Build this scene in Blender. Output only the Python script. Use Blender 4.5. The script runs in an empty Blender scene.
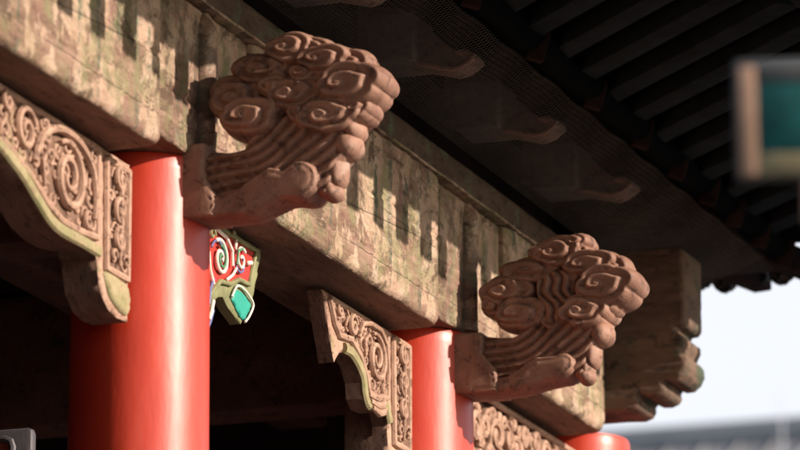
import bpy, bmesh, math, random
import numpy as np
from mathutils import Vector, Matrix, noise
from mathutils.geometry import delaunay_2d_cdt
random.seed(7)
PI = math.pi
S = bpy.context.scene
COL = S.collection

# ------------------------------------------------------------------ helpers
def tag(o, label=None, cat=None, group=None, kind=None):
    if label: o['label'] = label
    if cat: o['category'] = cat
    if group: o['group'] = group
    if kind: o['kind'] = kind
    return o

def empty(name, loc, label, cat, group=None):
    o = bpy.data.objects.new(name, None); COL.objects.link(o)
    o.location = loc; o.empty_display_size = .1
    return tag(o, label, cat, group)

def link(name, verts, faces, mat, parent=None, smooth=True, angle=None):
    me = bpy.data.meshes.new(name)
    me.from_pydata([tuple(v) for v in verts], [], faces)
    bm = bmesh.new(); bm.from_mesh(me)
    bmesh.ops.recalc_face_normals(bm, faces=bm.faces)
    if angle is not None:
        for e in bm.edges:
            if len(e.link_faces) == 2 and e.calc_face_angle(0) > angle: e.smooth = False
    bm.to_mesh(me); bm.free()
    for p in me.polygons: p.use_smooth = smooth
    o = bpy.data.objects.new(name, me); COL.objects.link(o)
    if mat: me.materials.append(mat)
    if parent: o.parent = parent
    return o

class MB:
    def __init__(s): s.v = []; s.f = []
    def add(s, v, f):
        b = len(s.v); s.v += [tuple(x) for x in v]; s.f += [tuple(b + i for i in q) for q in f]
    def box(s, x0, x1, y0, y1, z0, z1, M=None, ch=0.0):
        bm = bmesh.new(); bmesh.ops.create_cube(bm, size=1)
        for v in bm.verts:
            v.co = Vector(((x0+x1)/2+v.co.x*(x1-x0), (y0+y1)/2+v.co.y*(y1-y0), (z0+z1)/2+v.co.z*(z1-z0)))
        if ch: bmesh.ops.bevel(bm, geom=bm.edges[:], offset=ch, segments=2, affect='EDGES', profile=.5)
        bm.verts.index_update()
        vs = [(M @ v.co if M else v.co.copy()) for v in bm.verts]
        s.add(vs, [[v.index for v in f.verts] for f in bm.faces]); bm.free()
    def tube(s, pts, rad, n=8, flat=(1, 1), nrm=None, closed=False):
        # swept tube; nrm = plane normal the tube lies in (flat[1] scales along it)
        pts = [Vector(p) for p in pts]; N = len(pts); rings = []
        for i, p in enumerate(pts):
            t = (pts[min(i+1, N-1)] - pts[max(i-1, 0)]).normalized()
            up = Vector(nrm) if nrm else (Vector((0, 0, 1)) if abs(t.z) < .9 else Vector((1, 0, 0)))
            a = t.cross(up).normalized(); b = a.cross(t).normalized()
            r = rad[i] if isinstance(rad, (list, tuple)) else rad
            rings.append([p + a*math.cos(2*PI*k/n)*r*flat[0] + b*math.sin(2*PI*k/n)*r*flat[1] for k in range(n)])
        v = [q for r in rings for q in r]; f = []
        for i in range(N-1):
            for k in range(n):
                f.append((i*n+k, i*n+(k+1) % n, (i+1)*n+(k+1) % n, (i+1)*n+k))
        f.append(tuple(range(n))); f.append(tuple((N-1)*n+k for k in range(n)))
        s.add(v, f)
    def build(s, name, mat, parent=None, smooth=True, angle=.6):
        return link(name, s.v, s.f, mat, parent, smooth, angle)

def catmull(P, n=6, closed=True):
    P = [Vector((p[0], p[1])) for p in P]; N = len(P); out = []
    for i in range(N if closed else N-1):
        g = (lambda k: P[k % N]) if closed else (lambda k: P[max(0, min(N-1, k))])
        a, b, c, d = g(i-1), g(i), g(i+1), g(i+2)
        for k in range(n):
            t = k/n
            out.append(.5*((2*b)+(c-a)*t+(2*a-5*b+4*c-d)*t*t+(3*b-a-3*c+d)*t**3))
    if not closed: out.append(P[-1])
    return out

def resample(P, step):
    P = [Vector((p[0], p[1])) for p in P]; out = []
    for i in range(len(P)):
        a, b = P[i], P[(i+1) % len(P)]
        n = max(1, round((b-a).length/step))
        out += [a.lerp(b, k/n) for k in range(n)]
    return out

def relief(outline, hf, step=.005, edge=.012, bulge=.006, both=True, back=0.0, rim=.5):
    """closed plate: outline in (u,v); hf(U,V,D)->height; both sides mirrored or flat back.
       returns verts (u,v,h), faces"""
    P = resample(outline, step)
    area = sum(P[i].x*P[(i+1) % len(P)].y-P[(i+1) % len(P)].x*P[i].y for i in range(len(P)))
    if area < 0: P.reverse()
    A = np.array([[p.x, p.y] for p in P]); B = np.roll(A, -1, 0); n = len(P)
    lo, hi = A.min(0), A.max(0)
    gu, gv = np.meshgrid(np.arange(lo[0], hi[0], step), np.arange(lo[1], hi[1], step*.9))
    gu = gu + (np.arange(gu.shape[0]) % 2)[:, None]*step*.5
    G = np.stack([gu.ravel(), gv.ravel()], 1)
    def dist(G):
        d = np.full(len(G), 9.); ins = np.zeros(len(G), bool)
        for a, b in zip(A, B):
            ab = b-a; L = (ab**2).sum()+1e-12
            t = np.clip(((G-a)@ab)/L, 0, 1)
            d = np.minimum(d, np.hypot(*(G-a-t[:, None]*ab).T))
            c = (a[1] > G[:, 1]) != (b[1] > G[:, 1])
            if abs(b[1]-a[1]) > 1e-12:
                ins ^= c & (G[:, 0] < (b[0]-a[0])*(G[:, 1]-a[1])/(b[1]-a[1])+a[0])
        return d, ins
    d, ins = dist(G); G = G[ins & (d > step*.45)]; d = d[ins & (d > step*.45)]
    pts = [Vector(p) for p in np.vstack([A, G])]
    res = delaunay_2d_cdt(pts, [(i, (i+1) % n) for i in range(n)], [], 1, 1e-7)
    V, F = res[0], res[2]; orig = res[3]
    if len(V) != len(pts):
        GG = np.array([[q.x, q.y] for q in V]); d2, _ = dist(GG)
    else:
        GG = np.array([[q.x, q.y] for q in V]); d2 = np.array([0. if o and min(o) < n else d[min(o)-n] for o in orig])
    h = hf(GG[:, 0], GG[:, 1], d2)
    k = np.clip(d2/edge, 0, 1); k = rim+(1-rim)*np.sqrt(1-(1-k)**2)
    h = h*k
    idx = {}
    for i, o in enumerate(orig):
        for q in o:
            if q < n: idx[q] = i
    ring = [idx[i] for i in range(n)]
    m = len(V); v = [(GG[i, 0], GG[i, 1], h[i]) for i in range(m)]
    f = [tuple(t) for t in F]
    v += [(GG[i, 0], GG[i, 1], -h[i] if both else back) for i in range(m)]
    f += [tuple(m+i for i in reversed(t)) for t in F]
    # side wall with a bulging mid ring
    T = np.roll(A, -1, 0)-np.roll(A, 1, 0); T /= (np.hypot(*T.T)[:, None]+1e-9)
    N = np.stack([T[:, 1], -T[:, 0]], 1)
    prev = ring
    for w in (.33, .66):
        b = len(v)
        for i in range(n):
            a0 = v[ring[i]][2]; a1 = v[m+ring[i]][2]
            v.append((A[i, 0]+N[i, 0]*bulge, A[i, 1]+N[i, 1]*bulge, a0+(a1-a0)*w))
        cur = [b+i for i in range(n)]
        for i in range(n): j = (i+1) % n; f.append((prev[i], prev[j], cur[j], cur[i]))
        prev = cur
    cur = [m+i for i in ring]
    for i in range(n): j = (i+1) % n; f.append((prev[i], prev[j], cur[j], cur[i]))
    return v, f

# plate whose plane is (outward, up), thickness along X
def side_plate(name, outline, hf, mat, parent, x=0, **k):
    v, f = relief(outline, hf, **k)
    return link(name, [(x-q[2], -q[0], q[1]) for q in v], f, mat, parent, True, .9)
# plate whose plane is (along X, up), thickness toward the front (-Y)
def front_plate(name, outline, hf, mat, parent, o=0, under=None, **k):
    v, f = relief(outline, hf, **k)
    ob = link(name, [(q[0], -(o+q[2]), q[1]) for q in v], f, mat, parent, True, .9)
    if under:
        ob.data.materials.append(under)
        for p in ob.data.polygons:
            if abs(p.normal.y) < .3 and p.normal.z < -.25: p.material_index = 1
    return ob

# ------------------------------------------------------------------ materials
def new_mat(name):
    m = bpy.data.materials.new(name); m.use_nodes = True
    nt = m.node_tree; nt.nodes.clear()
    out = nt.nodes.new('ShaderNodeOutputMaterial'); b = nt.nodes.new('ShaderNodeBsdfPrincipled')
    nt.links.new(b.outputs[0], out.inputs[0])
    return m, nt, b
def N(nt, t, **k):
    n = nt.nodes.new('ShaderNode'+t)
    for a, v in k.items(): setattr(n, a, v)
    return n
def coords(nt, scale=(1, 1, 1)):
    tc = N(nt, 'TexCoord'); mp = N(nt, 'Mapping'); mp.inputs['Scale'].default_value = scale
    nt.links.new(tc.outputs['Object'], mp.inputs['Vector']); return mp.outputs[0]
def noi(nt, vec, sc, det=6, rough=.6, dist=0):
    n = N(nt, 'TexNoise'); n.inputs['Scale'].default_value = sc; n.inputs['Detail'].default_value = det
    n.inputs['Roughness'].default_value = rough; n.inputs['Distortion'].default_value = dist
    nt.links.new(vec, n.inputs['Vector']); return n.outputs['Fac']
def ramp(nt, fac, stops):
    r = N(nt, 'ValToRGB'); e = r.color_ramp.elements
    while len(e) < len(stops): e.new(.5)
    for el, (p, c) in zip(e, stops):
        el.position = p; el.color = (*c, 1) if len(c) == 3 else c
    nt.links.new(fac, r.inputs[0]); return r.outputs[0]
def mix(nt, fac, a, b, mode='MIX'):
    m = N(nt, 'Mix', data_type='RGBA', blend_type=mode)
    if isinstance(fac, (int, float)): m.inputs[0].default_value = fac
    else: nt.links.new(fac, m.inputs[0])
    for s, x in ((6, a), (7, b)):
        if isinstance(x, tuple): m.inputs[s].default_value = (*x, 1)
        else: nt.links.new(x, m.inputs[s])
    return m.outputs[2]
def bump(nt, b, h, dist=.01, st=1, prev=None):
    n = N(nt, 'Bump'); n.inputs['Distance'].default_value = dist; n.inputs['Strength'].default_value = st
    nt.links.new(h, n.inputs['Height'])
    if prev: nt.links.new(prev, n.inputs['Normal'])
    nt.links.new(n.outputs[0], b.inputs['Normal']); return n.outputs[0]

def wood(name, ca, cb, cdark, rough=.8, grain=(1, 1, 1), sc=9, green=None, gth=(.54, .62), bd=.006, spec=.3, fine=60):
    m, nt, b = new_mat(name)
    vg = coords(nt, grain); vo = coords(nt)
    base = ramp(nt, noi(nt, vg, sc, 8, .65, .4), [(.32, ca), (.62, cb)])
    if green:
        gm = ramp(nt, noi(nt, vo, 5.5, 7, .7, .3), [(gth[0], (0, 0, 0)), (gth[1], (1, 1, 1))])
        base = mix(nt, gm, base, green)
    dm = ramp(nt, noi(nt, vg, sc*3.1, 9, .75, .6), [(.36, (1, 1, 1)), (.47, (0, 0, 0))])
    base = mix(nt, dm, base, cdark)
    b.inputs['Roughness'].default_value = rough; b.inputs['Specular IOR Level'].default_value = spec
    nt.links.new(base, b.inputs['Base Color'])
    p = bump(nt, b, noi(nt, vg, sc*2.2, 9, .7, .5), bd)
    bump(nt, b, noi(nt, vg, fine, 6, .7), bd*.35, 1, p)
    return m

def beam_mat(name, bands, shift=0):
    """old timber under flaking plaster ground and faded green paint in vertical bands; bands = ramp stops over |x|"""
    m, nt, b = new_mat(name)
    tc = N(nt, 'TexCoord'); vo = tc.outputs['Object']
    def mp(sc, loc=(0, 0, 0)):
        q = N(nt, 'Mapping'); q.inputs['Scale'].default_value = sc; q.inputs['Location'].default_value = loc; nt.links.new(vo, q.inputs[0]); return q.outputs[0]
    def mul(a, c, k=1.0):
        q = N(nt, 'Math', operation='MULTIPLY'); nt.links.new(a, q.inputs[0])
        if isinstance(c, (int, float)): q.inputs[1].default_value = c
        else: nt.links.new(c, q.inputs[1])
        return q.outputs[0]
    grain = mp((.45, 1, 2.4))
    base = ramp(nt, noi(nt, grain, 8, 10, .7, .5), [(.3, (.15, .085, .062)), (.48, (.31, .185, .14)), (.66, (.47, .305, .235))])
    drip = mp((1.25, 1, 1.0), (3, 0, 1))
    n_pl = noi(nt, drip, 4.2, 10, .70, .4)
    plaster = ramp(nt, n_pl, [(.455, (0, 0, 0)), (.50, (1, 1, 1))])
    pcol = ramp(nt, noi(nt, vo, 11, 8, .7), [(.3, (.44, .28, .20)), (.5, (.60, .415, .305)), (.7, (.69, .53, .41))])
    base = mix(nt, mul(plaster, .85), base, pcol)
    sep = N(nt, 'SeparateXYZ'); nt.links.new(vo, sep.inputs[0])
    ab = N(nt, 'Math', operation='ABSOLUTE'); nt.links.new(sep.outputs[0], ab.inputs[0])
    wob = N(nt, 'Math', operation='MULTIPLY_ADD'); nt.links.new(noi(nt, vo, 6, 5), wob.inputs[0]); wob.inputs[1].default_value = .03; nt.links.new(ab.outputs[0], wob.inputs[2])
    sp = N(nt, 'SeparateColor'); nt.links.new(ramp(nt, wob.outputs[0], bands), sp.inputs[0])
    flake = ramp(nt, noi(nt, mp((1.2, 1, .9), (7, 0, 2)), 7, 10, .72, .6), [(.47, (0, 0, 0)), (.56, (.85, .85, .85))])
    base = mix(nt, mul(flake, sp.outputs[0]), base, (.29, .27, .14))
    base = mix(nt, mul(flake, sp.outputs[2]), base, (.10, .14, .095))
    gm = ramp(nt, noi(nt, mp((1, 1, 1), (1, 0, 5)), 3.3, 10, .74, .3), [(.535, (0, 0, 0)), (.60, (.75, .75, .75))])
    gc = ramp(nt, noi(nt, vo, 16, 6, .7), [(.35, (.20, .19, .095)), (.65, (.36, .33, .19))])
    base = mix(nt, gm, base, gc)
    grime = ramp(nt, noi(nt, mp((.9, 1, 1.3), (4, 0, 9)), 5.5, 12, .78, .8), [(.40, (.85, .85, .85)), (.46, (0, 0, 0))])
    base = mix(nt, grime, base, (.13, .085, .06))
    # thin splits that run with the grain, plus small pits
    sl = N(nt, 'TexVoronoi', feature='DISTANCE_TO_EDGE'); sl.inputs['Scale'].default_value = 2.3; sl.inputs['Randomness'].default_value = 1
    wv = mix(nt, .035, mp((.16, 1, 3.0)), N(nt, 'TexNoise').outputs['Color'])
    nt.links.new(wv, sl.inputs['Vector'])
    crk = ramp(nt, sl.outputs['Distance'], [(.0, (1, 1, 1)), (.012, (0, 0, 0))])
    crk = mul(crk, ramp(nt, noi(nt, vo, 2.2, 4), [(.47, (0, 0, 0)), (.56, (1, 1, 1))]))
    base = mix(nt, mul(crk, .85), base, (.05, .03, .022))
    pits = ramp(nt, noi(nt, vo, 48, 8, .8, .5), [(.34, (1, 1, 1)), (.40, (0, 0, 0))])
    base = mix(nt, mul(pits, .75), base, (.08, .05, .035))
    nt.links.new(base, b.inputs['Base Color']); b.inputs['Roughness'].default_value = .88; b.inputs['Specular IOR Level'].default_value = .15
    p = bump(nt, b, plaster, .0035, .8)
    p = bump(nt, b, noi(nt, grain, 20, 10, .75, .6), .010, 1, p)
    p = bump(nt, b, ramp(nt, sl.outputs['Distance'], [(0, (0, 0, 0)), (.03, (1, 1, 1))]), .003, .5, p)
    bump(nt, b, noi(nt, vo, 80, 7, .7, .3), .004, 1, p)
    return m

def plain(name, c, rough=.6, spec=.4, var=.25, sc=12, metal=0, bd=.002, coat=0):
    m, nt, b = new_mat(name); v = coords(nt)
    d = tuple(x*(1-var) for x in c)
    nt.links.new(ramp(nt, noi(nt, v, sc, 6, .65), [(.35, d), (.65, c)]), b.inputs['Base Color'])
    b.inputs['Roughness'].default_value = rough; b.inputs['Specular IOR Level'].default_value = spec; b.inputs['Metallic'].default_value = metal
    b.inputs['Coat Weight'].default_value = coat
    bump(nt, b, noi(nt, v, sc*3, 5), bd)
    return m

# red lacquer: slightly uneven, clear glossy
def lacquer():
    m, nt, b = new_mat('red_lacquer'); v = coords(nt, (1, 1, .35))
    c = ramp(nt, noi(nt, v, 5, 6, .6), [(.3, (.46, .028, .010)), (.7, (.56, .044, .014))])
    sm = ramp(nt, noi(nt, coords(nt, (1, 1, .12)), 22, 7, .7), [(.52, (0, 0, 0)), (.75, (.35, .35, .35))])
    c = mix(nt, sm, c, (.45, .10, .065))
    nt.links.new(c, b.inputs['Base Color'])
    rr = ramp(nt, noi(nt, v, 14, 6, .7), [(.3, (.40, .40, .40)), (.7, (.50, .50, .50))])
    nt.links.new(rr, b.inputs['Roughness']); b.inputs['Specular IOR Level'].default_value = .55
    b.inputs['Coat Weight'].default_value = .22; b.inputs['Coat Roughness'].default_value = .30
    bump(nt, b, noi(nt, v, 10, 5, .5), .0035)
    return m

GN = (.27, .29, .12)
M = {}
M['cloud'] = wood('carved_brown_wood', (.20, .098, .068), (.37, .205, .145), (.085, .046, .036), .6, (1, 1, 1), 7, (.46, .33, .27), (.58, .74),  bd=.003, spec=.35, fine=120)
M['beam'] = beam_mat('weathered_beam_paint', [(0, (.3, 0, 0)), (.20, (.3, 0, 0)), (.205, (0, 0, 1)), (.225, (0, 0, 1)), (.23, (.9, 0, 0)), (.33, (.9, 0, 0)), (.335, (0, 0, .9)), (.355, (0, 0, .9)), (.36, (0, 0, 0)), (.47, (0, 0, 0)), (.475, (0, 0, 1)), (.50, (0, 0, 1)), (.505, (.6, 0, 0)), (.60, (.6, 0, 0)), (.605, (0, 0, .9)), (.635, (0, 0, .9)), (.64, (0, 0, 0)), (.69, (0, 0, 0)), (.695, (0, 0, 1)), (.725, (0, 0, 1)), (.73, (.5, 0, 0)), (.80, (.1, 0, 0))])
M['headblock'] = beam_mat('weathered_block_paint', [(0, (0, 0, .2)), (.07, (0, 0, .6)), (.11, (0, 0, 0)), (.17, (1, 0, .2)), (.21, (0, 0, .7)), (.24, (0, 0, 0)), (.29, (.6, 0, .3)), (.33, (0, 0, .1))])
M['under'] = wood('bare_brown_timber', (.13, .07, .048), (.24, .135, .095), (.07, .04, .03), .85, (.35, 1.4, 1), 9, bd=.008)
M['board'] = wood('dark_board_wood', (.075, .048, .036), (.14, .092, .068), (.035, .025, .02), .85, (.5, 1, 1.6), 9, (.13, .15, .09), (.55, .64), bd=.008)
M['carve'] = wood('tan_carved_wood', (.30, .175, .125), (.48, .30, .22), (.11, .06, .042), .8, (1, 1, 1), 12, (.30, .29, .13), (.60, .70), bd=.004)
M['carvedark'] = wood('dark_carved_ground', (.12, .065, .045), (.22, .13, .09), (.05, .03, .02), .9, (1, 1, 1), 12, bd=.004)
M['greenedge'] = wood('green_painted_edge', (.20, .20, .085), (.36, .29, .17), (.24, .15, .10), .8, (1, 1, 1), 14, bd=.003)
M['corner'] = wood('corner_beam_wood', (.11, .068, .050), (.20, .125, .09), (.04, .028, .022), .8, (.8, .5, 1.3), 6, (.065, .085, .055), (.52, .62), bd=.008)
M['nose'] = wood('bracket_wood', (.19, .135, .115), (.32, .225, .19), (.10, .07, .06), .8, (1, 1, 1), 9, bd=.004)
M['nosedge'] = wood('bracket_edge_wood', (.36, .21, .165), (.52, .34, .27), (.2, .12, .09), .8, (1, 1, 1), 9, bd=.003)
M['net'] = plain('net_wire', (.22, .195, .175), .7, .1, .3, 30, 0)
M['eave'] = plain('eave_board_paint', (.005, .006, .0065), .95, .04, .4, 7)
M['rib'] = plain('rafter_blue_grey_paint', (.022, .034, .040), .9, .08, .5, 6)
M['rafterred'] = plain('rafter_end_red', (.040, .020, .018), .85, .1, .6, 14)
M['tile'] = plain('grey_roof_tile', (.12, .12, .125), .75, .3, .4, 10)
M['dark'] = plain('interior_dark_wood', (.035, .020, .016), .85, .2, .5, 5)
M['tie'] = wood('interior_red_brown_wood', (.075, .034, .025), (.13, .055, .04), (.03, .018, .014), .8, (.6, 1, 1), 6, bd=.006)
M['lac'] = lacquer()
M['redp'] = plain('fresh_red_paint', (.52, .035, .025), .6, .4, .2, 16)
M['gold'] = plain('olive_gold_paint', (.25, .25, .12), .6, .4, .35, 18)
M['white'] = plain('white_paint', (.70, .64, .57), .55, .4, .12, 16)
M['blue'] = plain('blue_paint', (.15, .17, .38), .5, .4, .2, 16)
M['green'] = plain('fresh_green_paint', (.10, .27, .15), .5, .4, .2, 16)
M['teal'] = plain('teal_paint', (.03, .34, .26), .45, .4, .12, 16)
M['tealdark'] = plain('dark_teal_paint', (.012, .13, .125), .5, .4, .4, 9)
M['cream'] = plain('aged_cream_paint', (.55, .33, .23), .6, .4, .3, 9)
M['olive'] = plain('aged_olive_paint', (.34, .27, .15), .6, .4, .3, 9)
M['greyp'] = plain('grey_paint', (.12, .12, .12), .6, .4, .3, 9)
M['frame'] = plain('pale_metal_frame', (.085, .075, .085), .45, .5, .2, 9)
M['plaque'] = plain('dull_red_panel', (.42, .10, .06), .6, .3, .3, 20)
M['stone'] = plain('grey_stone', (.30, .29, .27), .85, .3, .3, 8, bd=.006)
M['farwall'] = plain('far_grey_wall', (.60, .59, .63), .9, .2, .3, .6)
M['farroof'] = plain('far_grey_roof', (.34, .34, .36), .85, .2, .35, .4)
M['farridge'] = plain('far_ridge_tile', (.40, .40, .42), .85, .2, .2, .5)
M['window'] = plain('far_window_blue', (.10, .13, .22), .35, .5, .3, 2)
M['pole'] = plain('pale_steel', (.7, .7, .75), .5, .4, .1, 4)

# paving
def paving():
    m, nt, b = new_mat('stone_paving'); v = coords(nt)
    br = N(nt, 'TexBrick'); nt.links.new(v, br.inputs[0]); br.inputs['Scale'].default_value = 2
    br.inputs['Color1'].default_value = (.07, .065, .06, 1); br.inputs['Color2'].default_value = (.09, .085, .078, 1); br.inputs['Mortar'].default_value = (.08, .078, .07, 1)
    nt.links.new(mix(nt, noi(nt, v, 3), br.outputs[0], (.08, .076, .07)), b.inputs['Base Color']); b.inputs['Roughness'].default_value = .85
    return m
M['paving'] = paving()

# ------------------------------------------------------------------ world, sun, camera
EL, AZ = 21.5, -1.0          # elevation; degrees the sun stands toward +X from the facade's outward normal
w = bpy.data.worlds.new('World'); S.world = w; w.use_nodes = True
nt = w.node_tree; bg = nt.nodes['Background']
sky = nt.nodes.new('ShaderNodeTexSky'); sky.sky_type = 'NISHITA'; sky.sun_disc = False
sky.sun_elevation = math.radians(EL); sky.sun_rotation = math.radians(180-AZ)
sky.air_density = 1; sky.dust_density = .8; sky.ozone_density = 1
# made-up bright haze, added to whiten only the sky beyond the far end
tc = N(nt, 'TexCoord'); sp = N(nt, 'SeparateXYZ'); nt.links.new(tc.outputs['Generated'], sp.inputs[0])
rx = ramp(nt, sp.outputs[0], [(.45, (0, 0, 0)), (.80, (1, 1, 1))])
rz = ramp(nt, sp.outputs[2], [(.30, (1, 1, 1)), (.62, (0, 0, 0))])
cl = ramp(nt, noi(nt, tc.outputs['Generated'], 3.0, 6, .55), [(.25, (.72, .72, .72)), (.6, (1, 1, 1))])
fm = mix(nt, 1.0, mix(nt, 1.0, rx, rz, 'MULTIPLY'), cl, 'MULTIPLY')
nt.links.new(mix(nt, fm, sky.outputs[0], (7.0, 7.15, 7.7)), bg.inputs[0]); bg.inputs[1].default_value = .10
L = bpy.data.lights.new('sun', 'SUN'); L.energy = 5.0; L.angle = math.radians(.5); L.color = (1, .87, .73)
so = bpy.data.objects.new('sun', L); COL.objects.link(so)
to_sun = Vector((math.sin(math.radians(AZ))*math.cos(math.radians(EL)), -math.cos(math.radians(AZ))*math.cos(math.radians(EL)), math.sin(math.radians(EL))))
so.rotation_euler = to_sun.to_track_quat('Z', 'Y').to_euler(); so.location = to_sun*20

th, ph = math.radians(20), math.radians(14.5)
cam = bpy.data.cameras.new('camera'); co = bpy.data.objects.new('camera', cam); COL.objects.link(co); S.camera = co
Fv = Vector((math.cos(ph)*math.cos(th), math.cos(ph)*math.sin(th), math.sin(ph)))
CP = Vector((-13.14494, -5.57887, 1.6))
co.location = CP; co.rotation_euler = Fv.to_track_quat('-Z', 'Y').to_euler()
cam.sensor_width = 36; cam.lens = 36*5104/800; cam.clip_start = .1; cam.clip_end = 3000
cam.dof.use_dof = True; cam.dof.focus_distance = 15.7; cam.dof.aperture_fstop = (cam.lens/1000)/.066
S.view_settings.view_transform = 'Standard'; S.view_settings.look = 'None'; S.view_settings.gamma = 1
S.view_settings.exposure = .52

# ------------------------------------------------------------------ ground and platform
mb = MB(); mb.v = [(-900, -900, 0), (900, -900, 0), (900, 900, 0), (-900, 900, 0)]; mb.f = [(0, 1, 2, 3)]
tag(mb.build('ground', M['paving'], smooth=False), kind='structure')
mb = MB(); mb.box(-5, 5.2, -.9, 5, .0, .35, ch=.02)
tag(mb.build('stone_platform', M['paving']), 'low grey stone platform under the red columns', 'platform')

# ------------------------------------------------------------------ columns
COLX = [-2.32, 0.0, 2.308, 4.03]
CL = ['thick red lacquered column at the left edge of the arcade, outside the picture', 'largest red lacquered column, nearest in view, with a broad white sheen',
      'middle red lacquered column under the second cloud carving', 'farthest red column, only its rounded top showing at the lower right']
def column(x, lab):
    t = empty('red_column', (x, 0, .35), lab, 'column', 'red columns of the arcade')
    n = 96; v = []; f = []
    prof = [(.222, .12), (.214, 1.5), (.206, 3.2), (.200, 4.6), (.1985, 5.06), (.1985, 5.092), (.194, 5.105)]
    for r, z in prof:
        for k in range(n): v.append((r*math.cos(2*PI*k/n), r*math.sin(2*PI*k/n), z))
    for i in range(len(prof)-1):
        for k in range(n): f.append((i*n+k, i*n+(k+1) % n, (i+1)*n+(k+1) % n, (i+1)*n+k))
    f.append(tuple(range(n))); f.append(tuple((len(prof)-1)*n+k for k in range(n)))
    link('shaft', v, f, M['lac'], t, True, .7)
    b = MB(); v = []; f = []
    prof = [(.40, 0), (.40, .03), (.33, .10), (.26, .13)]
    for r, z in prof:
        for k in range(48): v.append((r*math.cos(2*PI*k/48), r*math.sin(2*PI*k/48), z))
    for i in range(3):
        for k in range(48): f.append((i*48+k, i*48+(k+1) % 48, (i+1)*48+(k+1) % 48, (i+1)*48+k))
    f.append(tuple(range(48))); f.append(tuple(144+k for k in range(48)))
    link('plinth', v, f, M['stone'], t, True, .7)
    return t
for x, l in zip(COLX, CL): column(x, l)

# ------------------------------------------------------------------ beams
def fbm(x, y, z, s, o=5):
    return noise.fractal(Vector((x*s, y*s, z*s)), 1.0, 2.0, o)
def make_beam(name, x0, x1, z0, z1, of, ob, mat, amp=.006, r=.05, ridge=(), crack=None, parent=None, res=.012, seed=0, rt=.02):
    """a timber along X with rounded front edges and a worn, displaced front"""
    sec = [(ob, z1), (ob, z0)]
    for k in range(0, 9):
        a = PI/2*k/8; sec.append((of-r+math.sin(a)*r, z0+r-math.cos(a)*r))
    m = max(2, int((z1-z0-r-rt)/res))
    for k in range(1, m): sec.append((of, z0+r+(z1-z0-r-rt)*k/m))
    for k in range(0, 4):
        a = PI/2*k/3; sec.append((of-rt+math.cos(a)*rt, z1-rt+math.sin(a)*rt))
    n = int((x1-x0)/res); v = []; f = []; c = (x0+x1)/2; K = len(sec)
    for i in range(n+1):
        x = x0+(x1-x0)*i/n; e = min(i, n-i)*(x1-x0)/n
        sh = -.018*max(0, 1-e/.03)**2
        for o, z in sec:
            d = 0
            if o > ob+.02:
                d = amp*.55*fbm(x+seed, 0, z*.6, 7)+amp*.35*fbm(x+seed, 3, z, 38, 4)
                if z > z0+r:
                    for rx, rw, rh in ridge: d += rh*math.exp(-((abs(x-c)-rx+.006*math.sin(z*31))/rw)**2)
                    if crack is not None:
                        cz = crack+.008*fbm(x+seed, 1, 0, 3)+.004*math.sin(x*9); d -= .009*math.exp(-((z-cz)/.005)**2)
                d += sh
            nz = 0
            if z < z0+r and o > ob+.02: nz = amp*.9*fbm(x*.8+seed, 5, o, 6)
            v.append((x-c, -(o+d), z+nz-z0))
    for i in range(n):
        for k in range(K): f.append((i*K+k, i*K+(k+1) % K, (i+1)*K+(k+1) % K, (i+1)*K+k))
    f.append(tuple(range(K))); f.append(tuple(n*K+k for k in range(K)))
    ob_ = link(name, v, f, mat, parent, True, .8)
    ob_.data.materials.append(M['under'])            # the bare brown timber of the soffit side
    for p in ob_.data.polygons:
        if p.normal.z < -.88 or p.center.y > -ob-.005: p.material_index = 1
    ob_.location = (c, 0, z0); return ob_

rid = [(.30, .010, .006), (.335, .006, .005), (.47, .008, .006), (.62, .008, .006), (.655, .006, .005), (.73, .009, .007), (.765, .006, .005), (.84, .008, .006), (.87, .006, .004), (.93, .010, .006)]
G = 'heavy painted beams over the arcade'
b1 = tag(make_beam('painted_beam', -1.95, -.36, 5.412, 5.915, .215, -.16, M['beam'], r=.028, ridge=[(.5, .008, .006), (.54, .006, .005), (.64, .01, .006), (.69, .006, .006), (.73, .008, .006)], crack=5.67, seed=2),
    'nearest weathered beam, sunlit tan face with pale cloudy relief, left of the big red column', 'beam', G)
tag(make_beam('painted_beam', .36, 1.975, 5.412, 5.915, .215, -.16, M['beam'], r=.028, ridge=[(r-.13, w_, h) for r, w_, h in rid if r-.13 < .79], crack=5.70, seed=11),
    'weathered beam between the two cloud carvings, with eave shadow teeth and green paint traces', 'beam', G)
tag(make_beam('painted_beam', 2.66, 3.715, 5.412, 5.915, .215, -.16, M['beam'], r=.028, ridge=[(.3, .008, .006), (.34, .006, .005), (.45, .008, .006)], crack=5.68, seed=23),
    'farthest weathered beam, behind the second cloud carving and above the dense scroll panel', 'beam', G)
G = 'wooden head blocks above the columns'
for x, l, a, b in ((COLX[0], 'wooden head block above the column outside the left edge', -.36, .36), (0, 'wooden head block above the largest red column, left of the first cloud carving', -.355, .355),
             (COLX[2], 'wooden head block above the middle red column, with a small round post', -.33, .35), (COLX[3], 'short wooden head block above the farthest red column', -.31, -.215)):
    h = tag(make_beam('head_block', x+a, x+b, 5.458, 5.914, .19, -.15, M['headblock'], amp=.005, r=.012,
            ridge=[(.09, .007, .006), (.17, .008, .007), (.24, .006, .005), (.29, .008, .006)], crack=5.62, seed=x*3+5), l, 'block', G)
    if a > -.32: continue
    mb = MB(); pts = []; rad = []
    for k in range(26):
        z = .01+.435*k/25; pts.append((-(a+b)/2, -.188, z))
        q = abs((z-.22)/.02); rad.append((.040 if z > .22 else .037)*(1-.10*math.exp(-q*q))*(1 if k < 23 else (.9, .7, .35)[k-23]))
    mb.tube(pts, rad, 20, nrm=(0, 1, 0)); mb.build('round_post', M['headblock'], h)
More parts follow.
